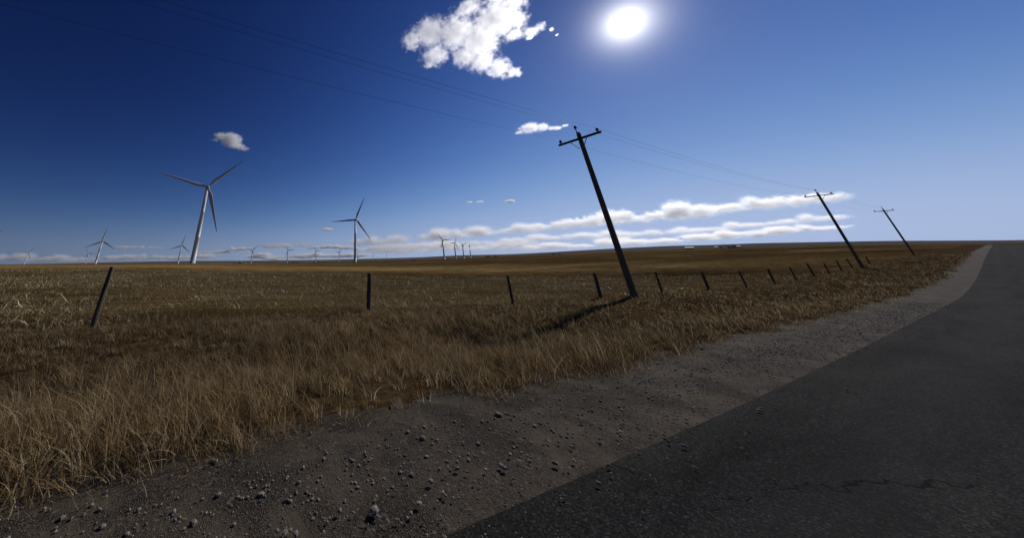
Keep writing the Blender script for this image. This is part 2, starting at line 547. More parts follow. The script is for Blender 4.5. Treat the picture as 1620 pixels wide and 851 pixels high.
# stubble: short cut stalks in rows
P = scatter((-90, 190), (9.7, 80), 330000, 17)
sN = P @ RD; nN = P @ RN
nrow = np.round(nN / .36) * .36 + rng.normal(0, .05, len(P))
P = P + RN * (nrow - nN)[:, None]
P[:, 2] = terrain(P[:, 0], P[:, 1]) - .01
keep = (vnoise(sN, nN, .22, 5) * .5 + vnoise(sN, nN, .8, 6) * .5 + rng.normal(0, .12, len(P))) > .40
keep &= nN * .813 + sN * .585 < 42 + 6 * (vnoise(sN, nN, .08, 31) - .5) + rng.normal(0, 2, len(P))
P, sN, nN = P[keep], sN[keep], nN[keep]
N = len(P); rr = np.linalg.norm(P, axis=1)
h = rng.uniform(.05, .16, N) * (.8 + .5 * vnoise(sN, nN, .15, 8))
wid = rng.uniform(.006, .012, N) * np.clip(rr / 11, 1, 5)
tone = pick([(.28, .215, .100), (.38, .30, .155), (.17, .125, .058), (.13, .108, .046), (.48, .39, .22)], N)
blades('stubble', P, h, wid, rng.uniform(0, 6.28, N), np.clip(rng.normal(.35, .3, N), 0, 1.2), tone, M_stub,
       'short cut straw stubble standing in the field beyond the fence', 'stubble', 1)

# litter: pale curled straw and husks lying on the soil
P = scatter((-60, 130), (9.3, 80), 140000, 14)
sN = P @ RD; nN = P @ RN
keep = (vnoise(sN, nN, .3, 15) * .6 + vnoise(sN, nN, 1.0, 16) * .4 + rng.normal(0, .1, len(P))) > .47
keep &= nN * .813 + sN * .585 < 42 + 6 * (vnoise(sN, nN, .08, 31) - .5) + rng.normal(0, 2, len(P))
P = P[keep]; N = len(P); rr = np.linalg.norm(P, axis=1); sL = P @ RD
P[:, 2] += .02
h = rng.gamma(2.2, .034, N) + .03
bigl = rng.random(N) < .07
h = np.where(bigl, h * 2.0 + .04, h)
wid = rng.uniform(.006, .019, N) * np.clip(rr / 13, 1, 2.8) * np.where(bigl, 1.9, 1)
tone = pick([(.46, .365, .20), (.58, .48, .30), (.40, .31, .16), (.30, .22, .105)], N, .2)
tone = np.clip(tone * np.where(bigl, 1.3, 1)[:, None], 0, .75)
blades('straw_litter', P, h, wid, rng.uniform(0, 6.28, N), rng.uniform(.8, 1.9, N), tone, M_stub,
       'pale curled straw and husks scattered over the stubble', 'straw', 2)


# loose stones lying on the shoulder and along the asphalt edge
def stones():
    n_ = 11000
    s_ = rng.uniform(-9, 30, n_); nn = np.where(rng.random(n_) < .75, rng.normal(2.55, .34, n_), rng.normal(2.05, .28, n_))
    base = [Vector((math.cos(a) * c, math.sin(a) * c, z)) for z, c in ((-.55, .7), (.0, 1.0), (.5, .75)) for a in np.linspace(0, 6.283, 6, endpoint=False)] + [Vector((0, 0, .8))]
    V, Fc = [], []
    for k in range(n_):
        r_ = .003 + rng.gamma(1.5, .0026); p = sn(s_[k], nn[k])
        z0 = road_z(s_[k], nn[k]) + (.026 if nn[k] < 2.3 else .008)
        st = rng.uniform(.7, 1.35, 3) * np.array([1, 1, .7]); th = rng.uniform(0, 6.28); o = len(V)
        ca, sa = math.cos(th), math.sin(th)
        jit = rng.uniform(.75, 1.2, len(base))
        for v, q in zip(base, jit):
            x, y, z = v.x * st[0] * q, v.y * st[1] * q, v.z * st[2]
            V.append((p[0] + (x * ca - y * sa) * r_, p[1] + (x * sa + y * ca) * r_, z0 + z * r_ + r_ * .3))
        for L_ in (0, 6):
            for j in range(6):
                Fc.append((o + L_ + j, o + L_ + (j + 1) % 6, o + L_ + 6 + (j + 1) % 6, o + L_ + 6 + j))
        for j in range(6):
            Fc.append((o + 12 + j, o + 12 + (j + 1) % 6, o + 18))
    return mesh_from('loose_gravel', V, Fc)


M_peb = simple('pebble', (.14, .12, .10), (.36, .33, .28), 30, .95, .05, .0, .0)
tag(obj('loose_gravel', stones(), M_peb), 'loose small stones scattered on the gravel shoulder and asphalt edge', kind='stuff')


# ------------------------------------------------------------------ fence
fence = empty('wire_fence', sn(4.85, FENCE_N, tz(*sn(4.85, FENCE_N)[:2])))
tag(fence, 'weathered wooden post fence strung with thin wire along the field edge', 'fence')
FL = Vector(fence.location)
POST = [((148, 511), (178, 422)), ((583, 495), (585, 432)), ((812, 480), (803, 436)), ((950, 471), (939, 432)),
        ((1047, 463), (1037, 430)), ((1122, 459), (1111, 430)), ((1183, 457), (1167, 428))]
post_data = []
for b, t in POST:
    r = ray(*b); k = FENCE_N / (r @ RN); p = r * k
    rt = ray(*t); kt = FENCE_N / (rt @ RN); q = rt * kt
    post_data.append((p @ RD, q @ RD, q[2]))
step = 6.5
for k in range(1, 9):
    s_ = post_data[6][0] + k * step
    post_data.append((s_, s_ - .05 * (k % 3), None))
for k in range(1, 8):
    s_ = post_data[0][0] - k * step
    post_data.insert(0, (s_, s_ + .06 * (k % 3), None))
tops = []
for i, (s0, s1, zt_) in enumerate(post_data):
    zb = tz(*sn(s0, FENCE_N)[:2])
    if zt_ is None: zt_ = zb + 1.12 + .05 * math.sin(i * 2.1)
    s1 = s0 + max(-.14, min(.14, (s1 - s0)))
    n1 = FENCE_N + .04 * math.sin(i * 1.7)
    a = Vector(sn(s0, FENCE_N, zb - .3)) - FL; c = Vector(sn(s1, n1, zt_)) - FL
    bm = bmesh.new()
    pts = [a.lerp(c, f) + Vector((.006 * math.sin(i + f * 7), .006 * math.cos(2 * i + f * 5), 0)) for f in (0, .3, .55, .8, .985, 1)]
    rad = .062 + .010 * math.sin(i * 3.3)
    add_tube(bm, pts, [rad * 1.08, rad * 1.05, rad, rad * .97, rad * .95, rad * .80], 11)
    bm_obj('post', bm, M_postwood, fence, True)
    tops.append((s0, s1, n1, zb, zt_))
for frac in (.93, .66, .38):
    bm = bmesh.new()
    for (s0, s1, n1, zb, zt_), (u0, u1, n2, yb, yt) in zip(tops, tops[1:]):
        p = Vector(sn(s0 + (s1 - s0) * frac, n1 + .075, zb + (zt_ - zb) * frac)) - FL
        q = Vector(sn(u0 + (u1 - u0) * frac, n2 + .075, yb + (yt - yb) * frac)) - FL
        pts = []
        for j in range(7):
            f = j / 6
            m = p.lerp(q, f); m.z -= .035 * 4 * f * (1 - f)
            pts.append(m)
        add_tube(bm, pts, .0036, 5, False)
        for j in range(1, 40):                              # barbs
            f = j / 40
            m = p.lerp(q, f); m.z -= .035 * 4 * f * (1 - f)
            e = Vector((.012 * math.sin(j), .012 * math.cos(j), .016))
            add_tube(bm, [m - e, m + e], .0016, 3, False)
    bm_obj('wire', bm, M_barb, fence)

# ------------------------------------------------------------------ utility poles along the road
POLE_N = 8.9


def pole_mesh_parts(root, H, r0, r1, lean, arm_z, arm_len, detail=True):
    """pole axis from (0,0,-.8) to (lean_x, lean_y, H) in root coords; local x along the road, local y across it"""
    lx, ly = lean
    bm = bmesh.new()
    fs = [-.1, 0, .2, .4, .6, .8, .985, 1.0]
    pts = [(lx * f, ly * f, H * f) for f in fs]
    rd = [r0 + (r1 - r0) * max(0, f) for f in fs]; rd[-1] *= .72
    add_tube(bm, pts, rd, 18)
    bm_obj('shaft', bm, M_polewood, root, True)
    ax, ay = lx * arm_z / H, ly * arm_z / H
    rr = r0 + (r1 - r0) * arm_z / H
    bm = bmesh.new()
    add_box(bm, (ax - rr - .045, ay, arm_z), (.10, arm_len, .125), .012)
    arm = bm_obj('crossarm', bm, M_armwood, root)
    for sd in (-1, 1):
        bm = bmesh.new()
        add_tube(bm, [(ax - rr - .11, ay + sd * .50, arm_z - .03), (ax - rr - .06, ay + sd * .10, arm_z - .62)], .022, 6)
        bm_obj('brace', bm, M_steel, root)

    def insulator(p, pin):
        bm = bmesh.new()
        prof = [(.0, .0), (.018, .0), (.018, pin), (.055, pin), (.060, pin + .03), (.036, pin + .05), (.052, pin + .07), (.050, pin + .09), (.030, pin + .10), (.034, pin + .125), (.020, pin + .145), (0, pin + .148)]
        prof = [(max(.001, a) * 1.45, b * 1.35) for a, b in prof]
        rings = [[bm.verts.new((p[0] + a * math.cos(t), p[1] + a * math.sin(t), p[2] + b)) for t in np.linspace(0, 2 * math.pi, 12, endpoint=False)] for a, b in prof]
        for u, v in zip(rings, rings[1:]):
            for k in range(12):
                bm.faces.new((u[k], u[(k + 1) % 12], v[(k + 1) % 12], v[k]))
        bm_obj('insulator', bm, M_glassb, root, True)
        return (p[0], p[1], p[2] + (pin + .115) * 1.35)
    w = []
    w.append(insulator((ax - rr - .045, ay - arm_len / 2 + .16, arm_z + .06), .05))
    w.append(insulator((lx - r1 - .03, ly, H + .03), .16))
    w.append(insulator((ax - rr - .045, ay + arm_len / 2 - .16, arm_z + .06), .05))
    bm = bmesh.new()
    add_box(bm, (lx - r1 - .03, ly, H - .13), (.045, .05, .36), .005)
    bm_obj('pole_top_bracket', bm, M_steel, root)
    bm = bmesh.new()
    add_tube(bm, [(ax - rr - .14, ay, arm_z), (ax + rr + .05, ay, arm_z)], .018, 6)
    bm_obj('bolt', bm, M_steel, root)
    return w


S_POLE = 19.6
wire_pts = []
for k, s_ in enumerate((S_POLE - 62, S_POLE, S_POLE + 58, S_POLE + 118)):
    b = sn(s_, POLE_N); zb = tz(b[0], b[1])
    main = (k == 1)
    root = empty('utility_pole', (b[0], b[1], zb), math.atan2(RD[1], RD[0]))
    H = 9.05 if main else 9.05 + (.35 if k == 0 else .9)
    lean = (-.10, .14) if main else (0, 0)
    w = pole_mesh_parts(root, H, .150, .115, lean, H - .47, 2.45)
    lab = {0: 'utility pole behind the viewer holding the left ends of the wires',
           1: 'tall dark wooden utility pole with crossarm standing beside the fence, largest of all poles',
           2: 'next roadside utility pole along the fence, far to the right of the tall pole',
           3: 'farthest roadside utility pole, small at the end of the fence line'}[k]
    tag(root, lab, 'utility pole', 'roadside utility poles')
    ca, sa = math.cos(root.rotation_euler.z), math.sin(root.rotation_euler.z)
    wire_pts.append([Vector((b[0] + x * ca - y * sa, b[1] + x * sa + y * ca, zb + z)) for x, y, z in w])
WL = ['thin dark power wire on the near right end of the crossarm', 'thin dark power wire on the pole top insulator, the highest at the pole',
      'thin dark power wire on the field end of the crossarm, lowest of the three']
for j in range(3):
    bm = bmesh.new()
    for a, b in zip(wire_pts, wire_pts[1:]):
        p, q = a[j], b[j]
        pts = []
        for i in range(41):
            f = i / 40
            m = p.lerp(q, f); m.z -= .62 * 4 * f * (1 - f)
            pts.append(m)
        add_tube(bm, pts, .0048, 6, False)
    tag(bm_obj('power_wire', bm, M_wire, None, True), WL[j], 'power line', 'wires strung between the utility poles')

# ------------------------------------------------------------------ wind turbines
TOWER_H, BLADE_L, HUB_OUT, TILT = 80.0, 46.0, 5.0, R(5)


def tower_mesh():
    bm = bmesh.new()
    prof = [(-2, 2.75), (.0, 2.75), (.02, 2.62), (26, 2.36), (26.05, 2.40), (26.25, 2.40), (26.3, 2.35), (53, 1.94), (53.05, 1.98), (53.25, 1.98), (53.3, 1.93), (78.3, 1.52)]
    add_tube(bm, [(0, 0, z) for z, r in prof], [r for z, r in prof], 28)
    me = bpy.data.meshes.new('tower'); bmesh.ops.recalc_face_normals(bm, faces=bm.faces); bm.to_mesh(me); bm.free()
    me.polygons.foreach_set('use_smooth', [len(p.vertices) == 4 for p in me.polygons]); me.materials.append(M_white)
    return me


def nacelle_mesh():
    bm = bmesh.new()
    secs = [(-8.2, 1.25, 1.3, .1), (-7.6, 1.75, 1.75, .05), (-4, 1.95, 1.95, 0), (1.5, 1.95, 1.95, 0), (2.9, 1.7, 1.75, -.05), (3.3, 1.45, 1.5, -.05)]
    rings = []
    for y, hx, hz, oz in secs:
        ring = []
        for k in range(20):
            t = 2 * math.pi * k / 20
            c, s = math.cos(t), math.sin(t)
            e = .55
            ring.append(bm.verts.new((hx * math.copysign(abs(c) ** e, c), y, oz + hz * math.copysign(abs(s) ** e, s))))
        rings.append(ring)
    for a, b in zip(rings, rings[1:]):
        for k in range(20):
            bm.faces.new((a[k], a[(k + 1) % 20], b[(k + 1) % 20], b[k]))
    bm.faces.new(rings[0]); bm.faces.new(list(reversed(rings[-1])))
    add_box(bm, (0, -5.5, 2.25), (1.5, 1.6, .7), .1)                 # cooler on the roof
    add_tube(bm, [(.6, -7.0, 1.7), (.6, -7.0, 3.4)], .06, 6)
    me = bpy.data.meshes.new('nacelle'); bmesh.ops.recalc_face_normals(bm, faces=bm.faces); bm.to_mesh(me); bm.free()
    me.polygons.foreach_set('use_smooth', [len(p.vertices) == 4 for p in me.polygons]); me.materials.append(M_white)
    return me


def hub_mesh():
    bm = bmesh.new()
    prof = [(-1.6, 1.35), (-1.5, 1.6), (0, 1.75), (1.0, 1.6), (1.9, 1.1), (2.4, .5), (2.5, .02)]
    add_tube(bm, [(0, y, 0) for y, r in prof], [r for y, r in prof], 20)
    me = bpy.data.meshes.new('hub'); bmesh.ops.recalc_face_normals(bm, faces=bm.faces); bm.to_mesh(me); bm.free()
    me.polygons.foreach_set('use_smooth', [True] * len(me.polygons)); me.materials.append(M_blade)
    return me


def blade_mesh():
    bm = bmesh.new()
    st = [(1.2, 1.7, 1.0, 0), (2.5, 1.7, .98, 2), (4.5, 2.2, .68, 14), (7, 3.0, .42, 14), (9.5, 3.35, .30, 11), (14, 3.0, .25, 8), (20, 2.45, .22, 5.5), (27, 1.9, .20, 3), (34, 1.42, .18, 1.5), (40, 1.02, .17, .5), (44, .66, .16, 0), (45.6, .34, .16, 0), (46, .08, .2, 0)]
    rings = []
    M = 16
    for z, ch, th, tw in st:
        ring = []
        rnd = 1.0 if z < 3 else 0.0
        pb = .9 * (z / 46) ** 2                                   # pre-bend upwind
        ct, s_t = math.cos(R(tw + 6)), math.sin(R(tw + 6))
        for k in range(M):
            t = 2 * math.pi * k / M
            u = math.cos(t); v = math.sin(t)
            xa = ch * (.5 * u + (0 if rnd else .18))                # pitch axis at about a third of the chord
            ya = ch * th * .5 * v * (1 if rnd else (1 - .55 * u) * .9)
            ring.append(bm.verts.new((xa * ct - ya * s_t, xa * s_t + ya * ct + pb, z)))
        rings.append(ring)
    for a, b in zip(rings, rings[1:]):
        for k in range(M):
            bm.faces.new((a[k], a[(k + 1) % M], b[(k + 1) % M], b[k]))
    bm.faces.new(rings[0]); bm.faces.new(list(reversed(rings[-1])))
    me = bpy.data.meshes.new('blade'); bmesh.ops.recalc_face_normals(bm, faces=bm.faces); bm.to_mesh(me); bm.free()
    me.polygons.foreach_set('use_smooth', [len(p.vertices) == 4 for p in me.polygons]); me.materials.append(M_blade)
    return me


def foundation_mesh():
    bm = bmesh.new()
    add_tube(bm, [(0, 0, -3), (0, 0, .25), (0, 0, .32)], [4.2, 4.2, 4.0], 28)
    me = bpy.data.meshes.new('foundation'); bmesh.ops.recalc_face_normals(bm, faces=bm.faces); bm.to_mesh(me); bm.free()
    me.materials.append(M_conc)
    return me


def door_mesh():
    bm = bmesh.new()
    add_box(bm, (0, -2.62, 1.9), (1.0, .12, 2.3), .03)
    add_box(bm, (0, -3.1, .55), (1.3, 1.0, .14), .02)
    me = bpy.data.meshes.new('door'); bmesh.ops.recalc_face_normals(bm, faces=bm.faces); bm.to_mesh(me); bm.free()
    me.materials.append(M_doordark)
    return me


ME_T, ME_N, ME_H, ME_B, ME_F, ME_D = tower_mesh(), nacelle_mesh(), hub_mesh(), blade_mesh(), foundation_mesh(), door_mesh()

# (hub pixel, base pixel, yaw of the rotor axis, rotor phase, label)
TURB = [
    ((328, 298), (308, 420), 146, 78.5, 52, 'largest white wind turbine, nearest of all, left of centre under a small cloud'),
    ((562, 348), (560, 419), 164, 97, 51, 'second largest wind turbine, standing behind the fence post near the middle of the field'),
    ((162, 382), (152, 417), 142, 117, 51, 'mid-sized wind turbine straight above the blurred leftmost fence post'),
    ((140.5, 401), (137, 416), 140, 31, 51, 'tiny wind turbine close on the left side of the mid-sized one above the leftmost post'),
    ((45, 400), (38, 417), 136, 85, 51, 'small lone wind turbine near the left edge of the photo'),
    ((287.5, 388.5), (282, 419), 146, 111, 50, 'small wind turbine close on the left of the largest tower'),
    ((399.5, 396), (398, 418), 152, 72, 45, 'small wind turbine right of the largest one, with two blades raised in a V'),
    ((456, 396), (455, 414), 162, 37, 45, 'small wind turbine in front of the puffy low cloud, one blade pointing right'),
    ((500.3, 397.5), (500, 414), 166, 27, 42, 'small wind turbine midway between the puffy low cloud and the second largest turbine'),
    ((536.5, 398.5), (536.5, 413), 168, 78, 45, 'small wind turbine just left of the second largest tower'),
    ((566.2, 400), (566, 412), 150, 20, 40, 'tiny faint wind turbine just right of the second largest tower'),
    ((590.5, 399.8), (590.5, 411), 112, 100, 40, 'tiny wind turbine below the tip of the second largest rotor, seen nearly edge on'),
    ((611, 400.5), (611, 411.5), 108, 4, 40, 'tiny wind turbine, rightmost of the three faint ones right of the second largest tower'),
    ((700, 380.5), (703, 413), 170, 35, 41, 'leftmost and tallest of the four dark wind turbines in front of the cloud bank'),
    ((718.5, 384.5), (721, 411), 153, 90, 40, 'second of the four dark wind turbines in front of the cloud bank'),
    ((731.5, 387.5), (734, 410), 158, 46, 40, 'third of the four dark wind turbines, with two blades raised in a wide V'),
    ((742.5, 389), (745.5, 408), 100, 6, 38, 'rightmost and smallest of the four dark wind turbines, rotor seen edge on'),
    ((-24, 380), (-40, 417), 140, 78, 50, 'wind turbine cut off by the left edge, only a blade tip showing'),
]


def turbine(hub_px, yaw, phase, rl, label):
    rh = ray(*hub_px); hd = math.hypot(rh[0], rh[1]); th = rh[2] / hd
    u = rh[:2] / hd
    d = 500.0
    for _ in range(80):                                            # distance at which an 80 m tower puts its hub there
        zt_ = tz(*(u * d))
        d = .5 * d + .5 * (TOWER_H + zt_) / th
    p = u * d
    root = empty('wind_turbine', (p[0], p[1], tz(*p)), -R(yaw))
    tag(root, label, 'wind turbine', 'wind turbines of the wind farm')
    obj('foundation', ME_F, None, root)
    t = obj('tower', ME_T, None, root)
    dr = obj('door', ME_D, None, t)
    obj('nacelle', ME_N, None, root, (0, 0, TOWER_H))
    m0 = Matrix.Translation((0, HUB_OUT * math.cos(TILT), TOWER_H + HUB_OUT * math.sin(TILT))) @ Matrix.Rotation(TILT, 4, 'X')
    ck = 1.25 if d < 800 else 1.6
    tk = 1.0 if d < 1200 else 1.3
    t.scale = (tk, tk, 1)
    h_ = obj('hub', ME_H, None, root); h_.matrix_local = m0
    for k in range(3):
        b = obj('blade', ME_B, None, root)
        b.matrix_local = m0 @ Matrix.Rotation(R(phase + 120 * k), 4, 'Y') @ Matrix.Diagonal((ck, ck, rl / BLADE_L, 1))
    return root


for hp, bp, yaw, ph, rl, lab in TURB:
    turbine(hp, yaw, ph, rl, lab)

# ------------------------------------------------------------------ far utility poles across the field
FARP = [((437, 417.5), 413.0, 'faint utility pole standing between two small turbines left of the second largest one'),
        ((487.5, 417.5), 412.8, 'faint utility pole just left of the small turbine with one blade pointing right'),
        ((527, 418), 410, 'thin far utility pole just left of the second largest tower'),
        ((552, 418), 410, 'thin far utility pole touching the left side of the second largest tower'),
        ((582, 418), 410, 'thin far utility pole right of the second largest tower'),
        ((617.5, 418.5), 408.5, 'thin far utility pole right of the three faint turbines'),
        ((660, 419), 408, 'dark far utility pole standing alone left of the four dark turbines'),
        ((708, 418), 408.2, 'dark far utility pole just right of the tallest of the four dark turbines'),
        ((773.5, 414), 405.5, 'far utility pole in front of the dark tree clump'),
        ((860, 411), 400.2, 'far utility pole with crossarm midway to the tall roadside pole'),
        ((1153.5, 404), 388, 'leaning dark utility pole far off, at the right in front of the white farm sheds')]
for (bx, by), ty, lab in FARP:
    rb = ray(bx, by); te = rb[2] / math.hypot(rb[0], rb[1]); u = rb[:2] / math.hypot(rb[0], rb[1])
    best = None
    H = 10.5
    # top of a vertical pole: same azimuth
    lo = None
    for d in np.exp(np.linspace(math.log(60), math.log(1400), 700)):
        zb = tz(*(u * d)); f = u * d
        P = np.array([f[0], f[1], zb + H])
        fw = P[1] * CS + P[2] * SN; up = -P[1] * SN + P[2] * CS
        py = CY - F * up / fw
        e = abs(py - ty)
        if best is None or e < best[0]: best = (e, d)
    d = best[1]; p = u * d
    root = empty('utility_pole', (p[0], p[1], tz(*p)), math.atan2(RD[1], RD[0]) + .35)
    tag(root, lab, 'utility pole', 'far utility poles across the field')
    big = 1.25
    bm = bmesh.new(); add_tube(bm, [(0, 0, -1), (0, 0, 5), (0, 0, H)], [.22 * big, .19 * big, .14 * big], 10); bm_obj('shaft', bm, M_polewood, root, True)
    bm = bmesh.new(); add_box(bm, (-.25, 0, H - .8), (.16, 2.6, .2), .02); bm_obj('crossarm', bm, M_armwood, root)
    for y in (-1.1, 1.1):
        bm = bmesh.new(); add_tube(bm, [(-.25, y, H - .7), (-.25, y, H - .5), (-.25, y, H - .3)], [.04, .1, .05], 8); bm_obj('insulator', bm, M_glassb, root, True)


# ------------------------------------------------------------------ far farm buildings, tree belts, rocks
def far_point(px, py, d):
    r = ray(px, py); u = r[:2] / math.hypot(r[0], r[1]); p = u * d
    return p


def shed(pxa, pxb, py, d, L=None, W=14, wall_h=5, roof_h=3, label='', name='farm_shed', yaw_off=0.0):
    a, b = far_point(pxa, py, d), far_point(pxb, py, d)
    c = (a + b) / 2; L = L or np.linalg.norm(b - a)
    dr = b - a
    root = empty(name, (c[0], c[1], tz(*c)), math.atan2(dr[1], dr[0]) + yaw_off)
    tag(root, label, 'farm building', 'far white farm buildings')
    bm = bmesh.new(); add_box(bm, (0, 0, wall_h / 2 - 1), (L, W, wall_h + 2))
    for sx in (-1, 1):
        v = [bm.verts.new((sx * L / 2, -W / 2, wall_h)), bm.verts.new((sx * L / 2, W / 2, wall_h)), bm.verts.new((sx * L / 2, 0, wall_h + roof_h))]
        bm.faces.new(v)
    bm_obj('wall', bm, M_shedwall, root)
    bm = bmesh.new()
    o = .5
    for sy in (-1, 1):
        e0, e1 = (-L / 2 - o, sy * (W / 2 + o), wall_h - .15), (L / 2 + o, sy * (W / 2 + o), wall_h - .15)
        r0, r1 = (-L / 2 - o, 0, wall_h + roof_h + .1), (L / 2 + o, 0, wall_h + roof_h + .1)
        f = bm.faces.new([bm.verts.new(p) for p in (e0, e1, r1, r0)])
        ex = bmesh.ops.extrude_face_region(bm, geom=[f])
        bmesh.ops.translate(bm, vec=(0, 0, .18), verts=[g for g in ex['geom'] if isinstance(g, bmesh.types.BMVert)])
    bm_obj('roof', bm, M_shedroof, root)
    bm = bmesh.new(); add_box(bm, (L * .2, -W / 2 - .06, 2.0), (min(5, L * .2), .1, 4), .02); bm_obj('door', bm, M_doordark, root)
    bm = bmesh.new(); add_box(bm, (-L * .25, -W / 2 - .06, 2.4), (1.6, .1, 1.2), .02); bm_obj('window', bm, M_doordark, root)
    return root


shed(1084, 1098, 392.5, 1500, None, 16, 5.0, 3.6, 'long low white farm shed, the largest pale building under the hills at the right')
shed(1131, 1136, 391.5, 1750, None, 13, 4.5, 3.2, 'small white farm shed left of the leaning far pole')
shed(1166, 1172, 390.8, 1650, None, 13, 5.0, 3.2, 'small white farm shed right of the leaning far pole, near the right edge')


def leaf_material():
    t = NT('bare_tree_foliage')
    c = t.n('ShaderNodeAttribute', attribute_name='tone').outputs['Color']
    t.bsdf(c, .9, .1)
    return t.mat


M_leaf = leaf_material()


def tree_belt(pxa, pxb, py, d, h, label, name='tree_belt'):
    a, b = far_point(pxa, py, d), far_point(pxb, py, d)
    L = np.linalg.norm(b - a)
    ntree = max(3, int(L / 5))
    c = []
    for k in range(ntree):
        f = rng.random(); q = a + (b - a) * f + rng.normal(0, 2.0, 2)
        hh = h * rng.uniform(.45, 1.1)
        z0 = tz(*q)
        m = 90
        dirs = rng.normal(0, 1, (m, 3)); dirs /= np.linalg.norm(dirs, axis=1)[:, None]
        rad = rng.random((m, 1)) ** .4
        pts = np.array([q[0], q[1], z0 + hh * .55]) + dirs * rad * np.array([hh * .42, hh * .42, hh * .5])
        c.append(pts)
    c = np.concatenate(c)
    N = len(c)
    tone = pick([(.035, .034, .018), (.05, .045, .024), (.06, .045, .026)], N, .3)
    c[:, 2] -= .7
    o = blades(name, c, np.full(N, 1.7), rng.uniform(.9, 1.9, N), rng.uniform(0, 6.28, N), rng.uniform(.1, 1, N), tone, M_leaf, label, 'trees', 2)
    return o


tree_belt(765, 787, 406.5, 1900, 9, 'dark clump of shelterbelt trees far off right of the four dark turbines')
tree_belt(874, 892, 401.8, 2000, 8, 'dark shelterbelt trees far off between the far pole and the tall roadside pole')
tree_belt(1138, 1168, 391.2, 1800, 8, 'dark shelterbelt trees among the white farm sheds at the right')
tree_belt(455, 483, 415.2, 1900, 6, 'dark thin line of bushes at the foot of the hills left of the second largest turbine')
tree_belt(488, 520, 414.8, 1950, 5, 'dark low bushes at the foot of the hills beside the second largest turbine')


def rock_pile(px, py, d, n, spread, label):
    p = far_point(px, py, d)
    root = empty('rock_pile', (p[0], p[1], tz(*p)))
    tag(root, label, 'rock pile')
    u = np.array([p[1], -p[0]]) / np.linalg.norm(p)
    for k in range(n):
        q = u * rng.normal(0, spread * .45) + rng.normal(0, .8, 2)
        s = rng.uniform(.5, 1.15)
        bm = bmesh.new()
        bmesh.ops.create_icosphere(bm, subdivisions=2, radius=1)
        for v in bm.verts:
            v.co *= s * (1 + .22 * math.sin(v.co.x * 4 + k) * math.cos(v.co.y * 3.3 + 2 * k) + random.uniform(-.06, .06))
            v.co.z *= .7
            v.co += Vector((q[0], q[1], s * .35 + max(0, .8 - abs(np.dot(q, u)) * .25) * random.uniform(.9, 1.0)))
        bm_obj('rock', bm, M_rock, root)


rock_pile(379, 420, 300, 16, 5.5, 'low pale heap of field stones lying right of the largest turbine')
rock_pile(655, 418.6, 330, 5, 1.2, 'small dark heap beside the lone far utility pole')


# ------------------------------------------------------------------ clouds (real volumes, far beyond the land)
def cloud_material(name, blobs, off, cell, sigma, edge, soft, aniso, step_m, diag, gain=1.2, warp_k=2.4, streak=.7):
    t = NT(name)
    P = t.n('ShaderNodeTexCoord').outputs['Object']
    PS = t.vec('MULTIPLY', P, (streak, streak, 1.0))
    big = t.noise(t.vec('ADD', PS, off), 1.0 / (cell * 2.0), 6, .62).outputs['Color']
    warp = t.vec('MULTIPLY', t.vec('SUBTRACT', big, (.5, .5, .5)), (cell * warp_k,) * 3)
    Q = t.vec('ADD', P, warp)
    dist = None
    for (c, r) in blobs:
        mp = t.n('ShaderNodeMapping', vector_type='POINT', ins={'Vector': Q, 'Location': tuple(-c[i] / r[i] for i in range(3)), 'Scale': tuple(1 / x for x in r)})
        l = t.vec('LENGTH', mp.outputs[0])
        dist = l if dist is None else t.math('MINIMUM', dist, l)
    fb = t.noise(t.vec('ADD', PS, (off[1], off[2], off[0])), 1.0 / cell, 8, .66, .2).outputs[0]
    v = t.math('MULTIPLY', t.math('SUBTRACT', 1.0, dist), gain)
    v = t.math('ADD', v, t.math('MULTIPLY', t.math('SUBTRACT', fb, .5), edge))
    dn = t.n('ShaderNodeMapRange', interpolation_type='SMOOTHSTEP', ins={0: v, 1: .08, 2: .08 + soft, 3: 0.0, 4: sigma}).outputs[0]
    vs = t.n('ShaderNodeVolumeScatter', ins={'Color': (.995, .995, .995, 1), 'Density': dn, 'Anisotropy': aniso})
    out = t.n('ShaderNodeOutputMaterial'); t.t.links.new(vs.outputs[0], out.inputs['Volume'])
    t.mat.cycles.volume_step_rate = max(.02, step_m / (diag / 10.0))
    return t.mat


